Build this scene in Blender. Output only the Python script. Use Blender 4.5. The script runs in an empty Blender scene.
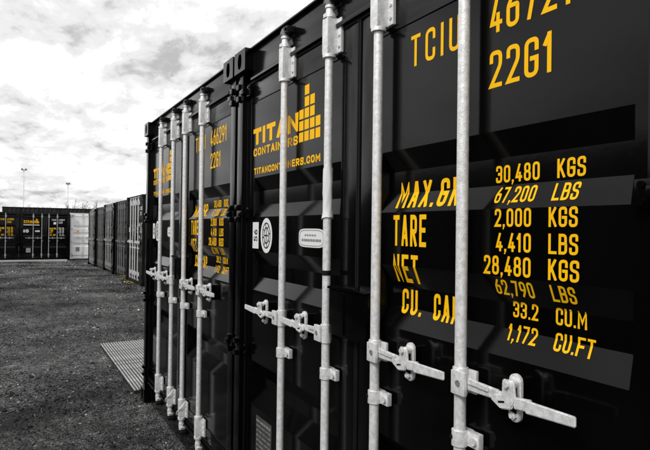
import bpy, bmesh, math, random
from mathutils import Vector, Matrix, noise

random.seed(7)
SC = bpy.context.scene
COL = SC.collection

# ------------------------------------------------------------------ camera
cam_data = bpy.data.cameras.new('camera')
cam = bpy.data.objects.new('camera', cam_data)
COL.objects.link(cam)
SC.camera = cam
cam_data.sensor_width = 36.0
cam_data.lens = 554.3 / 650.0 * 36.0
cam_data.clip_start = 0.05
cam_data.clip_end = 3000.0
_yaw, _pitch, _roll = 0.51139, 0.00732, 0.01281
_f = Vector((-math.cos(_yaw) * math.cos(_pitch), math.sin(_yaw) * math.cos(_pitch), math.sin(_pitch)))
_r = _f.cross(Vector((0, 0, 1))).normalized()
_u = _r.cross(_f)
_r2 = _r * math.cos(_roll) + _u * math.sin(_roll)
_u2 = -_r * math.sin(_roll) + _u * math.cos(_roll)
_m = Matrix((_r2, _u2, -_f)).transposed().to_4x4()
_m.translation = Vector((2.9665, -1.0682, 1.6200))
cam.matrix_world = _m

# ------------------------------------------------------------------ sky and sun
SUN_ELEV = 42.0
SUN_DIR = Vector((0.42, -1.0, 0)).normalized()          # horizontal direction towards the sun
world = bpy.data.worlds.new('World')
SC.world = world
world.use_nodes = True
wn, wl = world.node_tree.nodes, world.node_tree.links
wn.clear()


def N(t, **kw):
    n = wn.new(t)
    for k, v in kw.items():
        setattr(n, k, v)
    return n


def M(op, a, b=None, c=None, clamp=False):
    n = wn.new('ShaderNodeMath')
    n.operation = op
    n.use_clamp = clamp
    for i, v in enumerate((a, b, c)):
        if v is None:
            continue
        if isinstance(v, (int, float)):
            n.inputs[i].default_value = v
        else:
            wl.new(v, n.inputs[i])
    return n.outputs[0]


w_out = N('ShaderNodeOutputWorld')
w_bg = N('ShaderNodeBackground')
wl.new(w_bg.outputs[0], w_out.inputs[0])
sky = N('ShaderNodeTexSky', sky_type='NISHITA')
sky.sun_disc = False
sky.sun_elevation = math.radians(SUN_ELEV)
sky.sun_rotation = math.atan2(SUN_DIR.x, SUN_DIR.y)
sky.air_density = 1.0
sky.dust_density = 2.0
bw = N('ShaderNodeRGBToBW')
wl.new(sky.outputs[0], bw.inputs[0])
tc = N('ShaderNodeTexCoord')
sep = N('ShaderNodeSeparateXYZ')
wl.new(tc.outputs['Generated'], sep.inputs[0])
den = M('ADD', M('MAXIMUM', sep.outputs[2], 0.0), 0.16)      # a flat cloud deck seen in perspective
comb = N('ShaderNodeCombineXYZ')
wl.new(M('DIVIDE', sep.outputs[0], den), comb.inputs[0])
wl.new(M('DIVIDE', sep.outputs[1], den), comb.inputs[1])


def cloud_noise(scale, detail, rough, dist, off, sx=1.0, sy=1.0):
    mp = N('ShaderNodeMapping')
    mp.inputs['Location'].default_value = off
    mp.inputs['Scale'].default_value = (sx, sy, 1)
    mp.inputs['Rotation'].default_value = (0, 0, 0.5)
    wl.new(comb.outputs[0], mp.inputs[0])
    n = N('ShaderNodeTexNoise')
    n.inputs['Scale'].default_value = scale
    n.inputs['Detail'].default_value = detail
    n.inputs['Roughness'].default_value = rough
    n.inputs['Distortion'].default_value = dist
    wl.new(mp.outputs[0], n.inputs[0])
    return n.outputs[0]


big = cloud_noise(1.15, 8, 0.55, 0.25, (3.1, 1.7, 0.0))
fine = cloud_noise(4.2, 10, 0.62, 0.25, (0.4, 5.2, 1.0), 1.0, 1.6)
mixv = M('ADD', M('MULTIPLY', big, 0.55), M('MULTIPLY', fine, 0.45))
ramp = N('ShaderNodeValToRGB')
ramp.color_ramp.interpolation = 'EASE'
e = ramp.color_ramp.elements
e[0].position, e[0].color = 0.37, (0.40, 0.40, 0.40, 1)
e[1].position, e[1].color = 0.58, (1.10, 1.10, 1.10, 1)
x = ramp.color_ramp.elements.new(0.46)
x.color = (0.66, 0.66, 0.66, 1)
wl.new(mixv, ramp.inputs[0])
# the overcast deck lit from above, with some of the clear sky's own brightness showing through it
cloud = M('ADD', M('MULTIPLY', ramp.outputs[0], 8.6), M('MULTIPLY', bw.outputs[0], 0.06))
wl.new(cloud, w_bg.inputs[0])
w_bg.inputs[1].default_value = 0.11

sun_data = bpy.data.lights.new('sun', 'SUN')
sun_data.energy = 1.5
sun_data.angle = math.radians(14)
sun_data.color = (1.0, 0.985, 0.96)
sun = bpy.data.objects.new('sun', sun_data)
COL.objects.link(sun)
_sd = (SUN_DIR * math.cos(math.radians(SUN_ELEV)) + Vector((0, 0, math.sin(math.radians(SUN_ELEV)))))
sun.rotation_euler = (-_sd).to_track_quat('-Z', 'Y').to_euler()
sun.location = _sd * 60

SC.view_settings.view_transform = 'Standard'
SC.view_settings.look = 'None'
SC.view_settings.gamma = 1.0
SC.view_settings.exposure = 0.45
SC.view_settings.use_curve_mapping = False


# ------------------------------------------------------------------ materials
def material(name, lo, hi, scale=6.0, rough=(0.3, 0.5), bump=0.0, bscale=200.0, metallic=0.0, spec=0.5,
             speck=None, streak=False, coord='Object'):
    m = bpy.data.materials.new(name)
    m.use_nodes = True
    nt = m.node_tree
    b = nt.nodes['Principled BSDF']
    b.inputs['Metallic'].default_value = metallic
    b.inputs['Specular IOR Level'].default_value = spec
    t = nt.nodes.new('ShaderNodeTexCoord')
    src = t.outputs[coord]
    if streak:
        mp = nt.nodes.new('ShaderNodeMapping')
        mp.inputs['Scale'].default_value = (1, 1, 0.16)
        nt.links.new(src, mp.inputs[0])
        src2 = mp.outputs[0]
    else:
        src2 = src
    n = nt.nodes.new('ShaderNodeTexNoise')
    n.inputs['Scale'].default_value = scale
    n.inputs['Detail'].default_value = 8
    n.inputs['Roughness'].default_value = 0.65
    nt.links.new(src2, n.inputs[0])
    r = nt.nodes.new('ShaderNodeValToRGB')
    r.color_ramp.elements[0].position = 0.33
    r.color_ramp.elements[0].color = (*lo, 1)
    r.color_ramp.elements[1].position = 0.68
    r.color_ramp.elements[1].color = (*hi, 1)
    nt.links.new(n.outputs[0], r.inputs[0])
    colour = r.outputs[0]
    if speck:
        sc_, thr, scol = speck
        n2 = nt.nodes.new('ShaderNodeTexNoise')
        n2.inputs['Scale'].default_value = sc_
        n2.inputs['Detail'].default_value = 3
        nt.links.new(src, n2.inputs[0])
        r2 = nt.nodes.new('ShaderNodeValToRGB')
        r2.color_ramp.elements[0].position = thr
        r2.color_ramp.elements[0].color = (0, 0, 0, 1)
        r2.color_ramp.elements[1].position = thr + 0.05
        r2.color_ramp.elements[1].color = (1, 1, 1, 1)
        nt.links.new(n2.outputs[0], r2.inputs[0])
        mx = nt.nodes.new('ShaderNodeMixRGB')
        mx.inputs[2].default_value = (*scol, 1)
        nt.links.new(r2.outputs[0], mx.inputs[0])
        nt.links.new(colour, mx.inputs[1])
        colour = mx.outputs[0]
    nt.links.new(colour, b.inputs['Base Color'])
    mr = nt.nodes.new('ShaderNodeMapRange')
    mr.inputs['To Min'].default_value, mr.inputs['To Max'].default_value = rough
    nt.links.new(n.outputs[0], mr.inputs[0])
    nt.links.new(mr.outputs[0], b.inputs['Roughness'])
    if bump:
        n3 = nt.nodes.new('ShaderNodeTexNoise')
        n3.inputs['Scale'].default_value = bscale
        n3.inputs['Detail'].default_value = 4
        nt.links.new(src, n3.inputs[0])
        bp = nt.nodes.new('ShaderNodeBump')
        bp.inputs['Strength'].default_value = bump
        bp.inputs['Distance'].default_value = 0.004
        nt.links.new(n3.outputs[0], bp.inputs['Height'])
        nt.links.new(bp.outputs[0], b.inputs['Normal'])
    return m


def g(v):
    return (v, v, v)


MAT = {
    'black': material('black_paint', g(0.001), g(0.0028), 3.0, (0.10, 0.16), 0.03, 45, spec=0.19, streak=True),
    'rubber': material('black_rubber', g(0.003), g(0.006), 9, (0.6, 0.8), spec=0.2),
    'iron': material('dark_iron', g(0.003), g(0.008), 14, (0.3, 0.5), 0.2, 160, spec=0.3),
    'charcoal': material('charcoal_paint', g(0.006), g(0.020), 3.0, (0.5, 0.7), 0.08, 60, spec=0.15, streak=True),
    'greypaint': material('worn_grey_paint', g(0.008), g(0.032), 2.5, (0.5, 0.75), 0.1, 60, speck=(9, 0.60, g(0.006)), streak=True, spec=0.15),
    'white': material('white_paint', g(0.80), g(0.88), 3, (0.35, 0.5), streak=True),
    'whitehw': material('white_hardware', g(0.50), g(0.72), 8, (0.4, 0.6)),
    'galv': material('galvanised_steel', g(0.60), g(0.92), 60, (0.34, 0.52), 0.3, 260, metallic=0.25, speck=(230, 0.64, g(0.42))),
    'galvdull': material('dull_galvanised_steel', g(0.10), g(0.26), 30, (0.5, 0.7), 0.2, 200),
    'galvmid': material('weathered_galvanised_steel', g(0.22), g(0.46), 30, (0.45, 0.65), 0.2, 200),
    'yellow': material('yellow_film', (0.93, 0.49, 0.001), (0.97, 0.53, 0.002), 8, (0.5, 0.6), spec=0.15),
    'whitefilm': material('white_film', g(0.72), g(0.80), 8, (0.4, 0.5)),
    'blackfilm': material('black_print', g(0.012), g(0.02), 8, (0.4, 0.5)),
    'plate': material('stamped_metal_plate', g(0.04), g(0.08), 20, (0.4, 0.5)),
    'greyprint': material('grey_print', g(0.20), g(0.26), 20, (0.5, 0.6)),
    'timber': material('marine_plywood', g(0.05), g(0.09), 4, (0.6, 0.8)),
    'ramp': material('pale_ribbed_steel', g(0.22), g(0.56), 9, (0.5, 0.7), 0.2, 120, speck=(14, 0.62, g(0.10))),
    'rampdark': material('ramp_underframe', g(0.01), g(0.03), 12, (0.6, 0.8)),
    'lamp': material('grey_lamp_post', g(0.75), g(0.85), 2, (0.5, 0.6)),
    'dryweed': material('dry_weed', g(0.03), g(0.10), 5, (0.7, 0.9)),
    'leaf': material('weed_leaf', g(0.03), g(0.08), 12, (0.6, 0.8)),
    'petal': material('yellow_petal', (0.70, 0.50, 0.01), (0.85, 0.62, 0.02), 20, (0.5, 0.7)),
    'bank': material('earth_bank_soil', g(0.04), g(0.10), 1.2, (0.8, 0.95), 0.5, 12),
    'concrete': material('pale_concrete', g(0.20), g(0.36), 1.4, (0.75, 0.9), 0.3, 40),
    'stone': material('gravel_stone', g(0.05), g(0.26), 7, (0.7, 0.9), coord='Object'),
}


# ------------------------------------------------------------------ mesh helpers
class MB:
    """collects shapes into one bmesh"""

    def __init__(self):
        self.bm = bmesh.new()

    def box(self, x0, x1, y0, y1, z0, z1, bev=0.0):
        b = bmesh.new() if bev else self.bm
        v = [b.verts.new(p) for p in ((x0, y0, z0), (x1, y0, z0), (x1, y1, z0), (x0, y1, z0),
                                      (x0, y0, z1), (x1, y0, z1), (x1, y1, z1), (x0, y1, z1))]
        for f in ((3, 2, 1, 0), (4, 5, 6, 7), (0, 1, 5, 4), (1, 2, 6, 5), (2, 3, 7, 6), (3, 0, 4, 7)):
            b.faces.new([v[i] for i in f])
        if bev:
            bmesh.ops.bevel(b, geom=b.edges[:], offset=bev, segments=2, affect='EDGES', profile=0.7)
            self._merge(b)
        return self

    def _merge(self, b):
        mp = {}
        for v in b.verts:
            mp[v] = self.bm.verts.new(v.co)
        for f in b.faces:
            self.bm.faces.new([mp[v] for v in f.verts])
        b.free()

    def cyl(self, p0, p1, r0, r1=None, n=16, caps=True):
        r1 = r0 if r1 is None else r1
        p0, p1 = Vector(p0), Vector(p1)
        d = (p1 - p0).normalized()
        a = d.orthogonal().normalized()
        c = d.cross(a)
        A, B = [], []
        for i in range(n):
            t = 2 * math.pi * i / n
            q = a * math.cos(t) + c * math.sin(t)
            A.append(self.bm.verts.new(p0 + q * r0))
            B.append(self.bm.verts.new(p1 + q * r1))
        for i in range(n):
            j = (i + 1) % n
            self.bm.faces.new((A[i], A[j], B[j], B[i]))
        if caps:
            self.bm.faces.new(A[::-1])
            self.bm.faces.new(B)
        return self

    def prism(self, pts, y0, y1, bev=0.0):
        """outline in x,z (counter-clockwise seen from -y) pushed from y0 (front) to y1"""
        b = bmesh.new() if bev else self.bm
        A = [b.verts.new((p[0], y0, p[1])) for p in pts]
        B = [b.verts.new((p[0], y1, p[1])) for p in pts]
        b.faces.new(A)
        b.faces.new(B[::-1])
        n = len(pts)
        for i in range(n):
            j = (i + 1) % n
            b.faces.new((A[j], A[i], B[i], B[j]))
        if bev:
            bmesh.ops.recalc_face_normals(b, faces=b.faces[:])
            bmesh.ops.bevel(b, geom=b.edges[:], offset=bev, segments=2, affect='EDGES')
            self._merge(b)
        return self

    def tube(self, pts, r, n=8):
        for i in range(len(pts) - 1):
            self.cyl(pts[i], pts[i + 1], r, n=n)
        return self

    def mesh(self, name, mat, smooth=35, recalc=True):
        if recalc:
            bmesh.ops.recalc_face_normals(self.bm, faces=self.bm.faces[:])
        me = bpy.data.meshes.new(name)
        self.bm.to_mesh(me)
        self.bm.free()
        me.materials.append(MAT[mat])
        if smooth:
            for p in me.polygons:
                p.use_smooth = True
            me.set_sharp_from_angle(angle=math.radians(smooth))
        return me


CACHE = {}


def cached(key, mat, fn, **kw):
    k = (key, mat)
    if k not in CACHE:
        CACHE[k] = fn().mesh(key, mat, **kw)
    return CACHE[k]


def link(name, data, parent=None, loc=(0, 0, 0)):
    o = bpy.data.objects.new(name, data)
    COL.objects.link(o)
    o.parent = parent
    o.location = loc
    return o


def thing(name, label, cat, loc=(0, 0, 0), rz=0.0, group=None):
    o = link(name, None, None, loc)
    o.rotation_euler = (0, 0, rz)
    o.empty_display_size = 0.2
    o['label'], o['category'] = label, cat
    if group:
        o['group'] = group
    return o


def structure(name, me):
    o = link(name, me)
    o['kind'] = 'structure'
    return o


# ------------------------------------------------------------------ ground
def ground_z(x, y):
    z = 0.0
    if x < -6:
        z = -0.28 * (min(-x - 6, 40) / 25.0) ** 1.4
    return z


def axis(lo, hi, step, far, grow=1.35):
    a = []
    v = lo
    while v <= hi + 1e-6:
        a.append(v)
        v += step
    s, v, left = step, lo, []
    while v > -far:
        s *= grow
        v -= s
        left.append(v)
    s, v, right = step, a[-1], []
    while v < far:
        s *= grow
        v += s
        right.append(v)
    return left[::-1] + a + right


def make_ground():
    xs = axis(-13, 3.2, 0.08, 900)
    ys = axis(-2.2, 2.6, 0.08, 900)
    verts = []
    for yy in ys:
        for xx in xs:
            p = Vector((xx, yy, 0))
            a = 1.0 if (-40 < xx < 8 and -20 < yy < 10) else 0.0
            h = noise.noise(p * 0.9) * 0.010 + noise.noise(p * 4.5) * 0.006 + noise.noise(p * 11) * 0.004 if a else 0
            verts.append((xx, yy, ground_z(xx, yy) - 0.012 + h * a))
    nx = len(xs)
    faces = [(j * nx + i, j * nx + i + 1, (j + 1) * nx + i + 1, (j + 1) * nx + i)
             for j in range(len(ys) - 1) for i in range(nx - 1)]
    me = bpy.data.meshes.new('ground')
    me.from_pydata(verts, [], faces)
    for p in me.polygons:
        p.use_smooth = True
    m = bpy.data.materials.new('gravel_ground')
    m.use_nodes = True
    nt = m.node_tree
    L, b = nt.links, nt.nodes['Principled BSDF']
    t = nt.nodes.new('ShaderNodeTexCoord')

    def noi(scale, detail, rough):
        n = nt.nodes.new('ShaderNodeTexNoise')
        n.inputs['Scale'].default_value = scale
        n.inputs['Detail'].default_value = detail
        n.inputs['Roughness'].default_value = rough
        L.new(t.outputs['Object'], n.inputs[0])
        return n.outputs[0]

    def rampn(src, p0, c0, p1, c1):
        r = nt.nodes.new('ShaderNodeValToRGB')
        r.color_ramp.elements[0].position, r.color_ramp.elements[0].color = p0, (*g(c0), 1)
        r.color_ramp.elements[1].position, r.color_ramp.elements[1].color = p1, (*g(c1), 1)
        L.new(src, r.inputs[0])
        return r.outputs[0]

    def mix(kind, f, a, c):
        n = nt.nodes.new('ShaderNodeMixRGB')
        n.blend_type = kind
        for i, v in enumerate((f, a, c)):
            if isinstance(v, float):
                n.inputs[i].default_value = v if i == 0 else (*g(v), 1)
            else:
                L.new(v, n.inputs[i])
        return n.outputs[0]

    basec = rampn(noi(0.55, 6, 0.6), 0.37, 0.022, 0.63, 0.150)
    mid = rampn(noi(9.0, 9, 0.82), 0.36, 0.18, 0.64, 2.0)
    c = mix('MULTIPLY', 1.0, basec, mid)
    vor = nt.nodes.new('ShaderNodeTexVoronoi')
    vor.inputs['Scale'].default_value = 85
    L.new(t.outputs['Object'], vor.inputs['Vector'])
    cell = nt.nodes.new('ShaderNodeRGBToBW')
    L.new(vor.outputs['Color'], cell.inputs[0])
    c = mix('MULTIPLY', 1.0, c, rampn(cell.outputs[0], 0.2, 0.2, 0.97, 3.0))
    # thin pale worn scuffs where sand has been dragged over the gravel
    mp = nt.nodes.new('ShaderNodeMapping')
    mp.inputs['Scale'].default_value = (1.6, 0.35, 1)
    L.new(t.outputs['Object'], mp.inputs[0])
    ns = nt.nodes.new('ShaderNodeTexNoise')
    ns.inputs['Scale'].default_value = 0.8
    ns.inputs['Detail'].default_value = 5
    L.new(mp.outputs[0], ns.inputs[0])
    c = mix('MIX', rampn(ns.outputs[0], 0.60, 0.0, 0.74, 0.7), c, 0.22)
    L.new(c, b.inputs['Base Color'])
    b.inputs['Roughness'].default_value = 0.9
    b.inputs['Specular IOR Level'].default_value = 0.25
    bp = nt.nodes.new('ShaderNodeBump')
    bp.inputs['Strength'].default_value = 1.0
    bp.inputs['Distance'].default_value = 0.03
    hsum = mix('ADD', 1.0, rampn(vor.outputs['Distance'], 0.0, 1.0, 0.7, 0.0), rampn(noi(30, 5, 0.7), 0.2, 0.0, 0.8, 1.0))
    L.new(hsum, bp.inputs['Height'])
    L.new(bp.outputs[0], b.inputs['Normal'])
    me.materials.append(m)
    return structure('ground', me)


make_ground()


def make_gravel():
    rnd = random.Random(11)
    ico = bmesh.new()
    bmesh.ops.create_icosphere(ico, subdivisions=1, radius=1.0)
    base = [v.co.copy() for v in ico.verts]
    fac = [tuple(v.index for v in f.verts) for f in ico.faces]
    ico.free()
    verts, faces = [], []
    n = 0
    while n < 60000:
        # denser near the camera's foot and thinning out down the yard
        x = 2.2 - 33.0 * rnd.random() ** 1.75
        y = rnd.uniform(-2.6, 2.05)
        if y > 0.05 and x > -2.5:
            continue
        if y > -0.02 and -5.1 < x < -2.6:
            continue
        if noise.noise(Vector((x * 0.9, y * 0.9, 4))) + rnd.random() * 0.9 < 0.33:
            continue
        s = 0.003 + 0.009 * rnd.random() ** 2.4 + (0.013 if rnd.random() < 0.010 else 0)
        s *= 1.0 + max(0.0, -x - 8) * 0.035
        if x < -29.6 and y < 1.5:
            continue
        z = ground_z(x, y) - 0.010 + noise.noise(Vector((x, y, 0)) * 0.9) * 0.010 + s * 0.15
        rot = Matrix.Rotation(rnd.uniform(0, 6.28), 3, 'Z') @ Matrix.Rotation(rnd.uniform(-0.5, 0.5), 3, 'X')
        sx, sy, sz = s * rnd.uniform(0.8, 1.5), s * rnd.uniform(0.7, 1.1), s * rnd.uniform(0.45, 0.8)
        k = len(verts)
        for v in base:
            j = rnd.uniform(0.75, 1.2)
            p = rot @ Vector((v.x * sx * j, v.y * sy * j, v.z * sz * j))
            verts.append((p.x + x, p.y + y, p.z + z))
        faces.extend((a + k, b + k, c + k) for a, b, c in fac)
        n += 1
    me = bpy.data.meshes.new('gravel')
    me.from_pydata(verts, [], faces)
    m = bpy.data.materials.new('loose_gravel')
    m.use_nodes = True
    nt = m.node_tree
    b = nt.nodes['Principled BSDF']
    geo = nt.nodes.new('ShaderNodeNewGeometry')
    r = nt.nodes.new('ShaderNodeValToRGB')
    r.color_ramp.elements[0].color = (*g(0.010), 1)
    r.color_ramp.elements[1].color = (*g(0.65), 1)
    q = r.color_ramp.elements.new(0.70)
    q.color = (*g(0.036), 1)
    q = r.color_ramp.elements.new(0.92)
    q.color = (*g(0.19), 1)
    nt.links.new(geo.outputs['Random Per Island'], r.inputs[0])
    tco = nt.nodes.new('ShaderNodeTexCoord')
    pn = nt.nodes.new('ShaderNodeTexNoise')
    pn.inputs['Scale'].default_value = 0.55
    pn.inputs['Detail'].default_value = 6
    pn.inputs['Roughness'].default_value = 0.6
    nt.links.new(tco.outputs['Object'], pn.inputs[0])
    pr = nt.nodes.new('ShaderNodeMapRange')
    pr.inputs['From Min'].default_value, pr.inputs['From Max'].default_value = 0.38, 0.64
    pr.inputs['To Min'].default_value, pr.inputs['To Max'].default_value = 0.30, 2.0
    nt.links.new(pn.outputs[0], pr.inputs[0])
    pm = nt.nodes.new('ShaderNodeMixRGB')
    pm.blend_type = 'MULTIPLY'
    pm.inputs[0].default_value = 1.0
    nt.links.new(r.outputs[0], pm.inputs[1])
    nt.links.new(pr.outputs[0], pm.inputs[2])
    nt.links.new(pm.outputs[0], b.inputs['Base Color'])
    b.inputs['Roughness'].default_value = 0.85
    b.inputs['Specular IOR Level'].default_value = 0.2
    me.materials.append(m)
    o = link('gravel', me)
    o['label'], o['category'], o['kind'] = 'loose grey gravel scattered over the yard', 'gravel', 'stuff'


make_gravel()

# ------------------------------------------------------------------ lettering
R = 0.5      # full fillet (relative to glyph width)
GL = {
    '0': [[(0, 0, R), (0, 1, R), (1, 1, R), (1, 0, R), 'c']],
    '1': [[(0.62, 0), (0.62, 1)], [(-0.05, 0.76), (0.55, 0.97)]],
    '2': [[(0, 0.76), (0, 1, R), (1, 1, R), (1, 0.60, 0.3), (0, 0), (1, 0)]],
    '3': [[(0, 0.80), (0, 1, R), (1, 1, R), (1, 0.53, 0.4), (0.45, 0.53)], [(0.45, 0.50), (1, 0.50, 0.4), (1, 0, R), (0, 0, R), (0, 0.20)]],
    '4': [[(0.60, 1), (0, 0.22), (1, 0.22)], [(0.72, 0.46), (0.72, 0)]],
    '5': [[(0.95, 1), (0.05, 1), (0.05, 0.58), (1, 0.58, R), (1, 0, R), (0, 0, R), (0, 0.20)]],
    '6': [[(0.68, 1), (0, 0.55, 0.25), (0, 0, R), (1, 0, R), (1, 0.56, R), (0.62, 0.56)], [(0.14, 0.56), (0.6, 0.56)]],
    '7': [[(0, 1), (1, 1), (0.38, 0)]],
    '8': [[(0, 0, R), (0, 0.53, R), (1, 0.53, R), (1, 0, R), 'c'], [(0.06, 0.53, R), (0.06, 1, R), (0.94, 1, R), (0.94, 0.53, R), 'c']],
    '9': [[(0.32, 0), (1, 0.45, 0.25), (1, 1, R), (0, 1, R), (0, 0.44, R), (0.38, 0.44)], [(0.4, 0.44), (0.86, 0.44)]],
    'G': [[(1, 0.74), (1, 1, R), (0, 1, R), (0, 0, R), (1, 0, R), (1, 0.47), (0.55, 0.47)]],
    'C': [[(1, 0.72), (1, 1, R), (0, 1, R), (0, 0, R), (1, 0, R), (1, 0.28)]],
    'T': [[(0, 1), (1, 1)], [(0.5, 0.86), (0.5, 0)]],
    'I': [[(0, 0), (0, 1)]],
    'U': [[(0, 1), (0, 0, R), (1, 0, R), (1, 1)]],
    'K': [[(0, 0), (0, 1)], [(0.92, 1), (0.1, 0.40)], [(0.36, 0.58), (1, 0)]],
    'S': [[(1, 0.76), (1, 1, R), (0, 1, R), (0, 0.56, 0.4), (1, 0.46, 0.4), (1, 0, R), (0, 0, R), (0, 0.24)]],
    'L': [[(0, 1), (0, 0), (1, 0)]],
    'B': [[(0, 0.5), (0, 1), (0.94, 1, R), (0.94, 0.53, 0.4), (0.6, 0.53)], [(0, 0.5), (0, 0), (1, 0, R), (1, 0.53, R), (0.6, 0.53)], [(0.14, 0.53), (0.6, 0.53)]],
    'M': [[(0, 0), (0, 1), (0.5, 0.32), (1, 1), (1, 0)]],
    'N': [[(0, 0), (0, 1), (1, 0), (1, 1)]],
    'A': [[(0, 0), (0.44, 1)], [(0.56, 1), (1, 0)], [(0.2, 0.27), (0.8, 0.27)]],
    'X': [[(0, 0), (1, 1)], [(0, 1), (1, 0)]],
    'R': [[(0, 0), (0, 1), (1, 1, R), (1, 0.47, R), (0.5, 0.47)], [(0.5, 0.40), (1, 0)], [(0.14, 0.47), (0.5, 0.47)]],
    'P': [[(0, 0), (0, 1), (1, 1, R), (1, 0.45, R), (0.5, 0.45)], [(0.14, 0.45), (0.5, 0.45)]],
    'E': [[(1, 1), (0, 1), (0, 0), (1, 0)], [(0.14, 0.52), (0.85, 0.52)]],
    'F': [[(1, 1), (0, 1), (0, 0)], [(0.14, 0.50), (0.85, 0.50)]],
    'O': [[(0, 0, R), (0, 1, R), (1, 1, R), (1, 0, R), 'c']],
}


def fillet(pts, closed, w):
    out = []
    n = len(pts)
    for i, p in enumerate(pts):
        r = p[2] if len(p) > 2 else 0
        if r == 0 or (not closed and i in (0, n - 1)):
            out.append(Vector((p[0], p[1])))
            continue
        P, A, B = Vector(p[:2]), Vector(pts[i - 1][:2]), Vector(pts[(i + 1) % n][:2])
        da, db = (A - P), (B - P)
        lim = 0.5
        rr = min(r * w, da.length * lim, db.length * lim)
        ca, cb = P + da.normalized() * rr, P + db.normalized() * rr
        for k in range(6):
            t = k / 5.0
            out.append(ca * (1 - t) ** 2 + P * (2 * t * (1 - t) * 0.8 + 2 * t * (1 - t) * 0.2) + cb * t * t)
    res = [out[0]]
    for q in out[1:]:
        if (q - res[-1]).length > 1e-6:
            res.append(q)
    if closed and (res[0] - res[-1]).length < 1e-6:
        res.pop()
    return res


def stroke(bm, pts, closed, t, lay):
    n = len(pts)
    if not closed:
        d0, d1 = (pts[1] - pts[0]).normalized(), (pts[-1] - pts[-2]).normalized()
        pts = [pts[0] - d0 * t / 2] + pts[1:-1] + [pts[-1] + d1 * t / 2]
    A, B = [], []
    for i in range(n):
        a = pts[i - 1] if (closed or i > 0) else None
        c = pts[(i + 1) % n] if (closed or i < n - 1) else None
        p = pts[i]
        d1 = (p - a).normalized() if a is not None else (c - p).normalized()
        d2 = (c - p).normalized() if c is not None else d1
        n1, n2 = Vector((-d1.y, d1.x)), Vector((-d2.y, d2.x))
        m = n1 + n2
        m = m.normalized() if m.length > 1e-6 else n1
        k = min(1.0 / max(m.dot(n1), 0.30), 2.2)
        A.append(bm.verts.new((p.x + m.x * t / 2 * k, lay, p.y + m.y * t / 2 * k)))
        B.append(bm.verts.new((p.x - m.x * t / 2 * k, lay, p.y - m.y * t / 2 * k)))
    for i in range(n if closed else n - 1):
        j = (i + 1) % n
        bm.faces.new((A[i], B[i], B[j], A[j]))


def text_bm(s, x, z, h, w=0.44, t=0.125, gap=0.16, align='l', width=None, rot90=False):
    """condensed stencil lettering as a flat bmesh in x,z; y holds the layer"""
    def adv(ch):
        if ch == ' ':
            return 0.45 * w
        if ch in '.,':
            return t
        if ch == 'I':
            return t
        if ch == '1':
            return 0.66 * w
        if ch == 'M':
            return w * 1.22
        return w
    total = sum(adv(c) for c in s) + gap * (len(s) - 1)
    sx = 1.0 if width is None else width / (total * h)
    x0 = x if align == 'l' else x - total * h * sx
    bm = bmesh.new()
    cx = 0.0
    for ch in s:
        a = adv(ch)
        if ch in '.,':
            pts = [Vector((cx + t / 2, t / 2)), Vector((cx + t / 2, t / 2 + 0.001))]
            stroke(bm, pts, False, t, 0.0)
            if ch == ',':
                stroke(bm, [Vector((cx + t * 0.55, 0.0)), Vector((cx + t * 0.25, -t * 0.7))], False, t * 0.55, 0.0002)
        elif ch != ' ':
            gb = bmesh.new()
            for k, pl in enumerate(GL[ch]):
                closed = pl[-1] == 'c'
                raw = pl[:-1] if closed else pl
                iw = max(a - t, 0.0)
                q = [(cx + t / 2 + p[0] * iw, t / 2 + p[1] * (1 - t)) + tuple(p[2:]) for p in raw]
                stroke(gb, fillet(q, closed, iw), closed, t, k * 0.0002)
            for co, no in (((0, 0, 0), (0, 0, -1)), ((0, 0, 1), (0, 0, 1))):
                bmesh.ops.bisect_plane(gb, geom=gb.verts[:] + gb.edges[:] + gb.faces[:], plane_co=co, plane_no=no, clear_outer=True, dist=1e-6)
            mp = {v: bm.verts.new(v.co) for v in gb.verts}
            for f in gb.faces:
                bm.faces.new([mp[v] for v in f.verts])
            gb.free()
        cx += a + gap
    for v in bm.verts:
        v.co = Vector((v.co.x * h * sx, v.co.y, v.co.z * h))
        if rot90:
            v.co = Vector((-v.co.z, v.co.y, v.co.x))
        v.co.x += x0
        v.co.z += z
    return bm


# ------------------------------------------------------------------ container geometry
W, H, LEN = 2.438, 2.591, 6.058
DY = 0.060                      # outer face of the door sheets behind the casting faces
TROUGHS = [(1.89, 1.82, 1.745, 1.68, 0.030), (1.50, 1.43, 1.36, 1.29, 0.030), (0.91, 0.83, 0.765, 0.675, 0.044)]
ZP = sorted({z for t in TROUGHS for z in t[:4]})
RODS = [W / 2 - 0.5895, W / 2 - 0.1716, W / 2 + 0.1716, W / 2 + 0.5895]
RY = 0.0186                     # rod axis
D_L = (0.086, 1.208)
D_R = (W - 1.208, W - 0.086)
DZ0, DZ1 = 0.205, 2.405


def depth_at(z):
    for a, b, c, d, dep in TROUGHS:
        if d <= z <= a:
            if z >= b:
                return dep * (a - z) / (a - b)
            if z >= c:
                return dep
            return dep * (z - d) / (c - d)
    return 0.0


def conform(bm, eps=0.0009):
    for z in ZP:
        geom = bm.verts[:] + bm.edges[:] + bm.faces[:]
        bmesh.ops.bisect_plane(bm, geom=geom, plane_co=(0, 0, z), plane_no=(0, 0, 1), dist=1e-6)
    for v in bm.verts:
        v.co.y = DY + depth_at(v.co.z) - eps - v.co.y
    return bm


def flat_film(bm, y):
    for v in bm.verts:
        v.co.y = y - v.co.y
    return bm


def film(name, bm, mat, parent):
    """lettering or a sticker: a thin film, normals to -y"""
    me = bpy.data.meshes.new(name)
    bm.normal_update()
    for f in bm.faces:
        if f.normal.y > 0:
            f.normal_flip()
    bm.to_mesh(me)
    bm.free()
    me.materials.append(MAT[mat])
    return link(name, me, parent)


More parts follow.
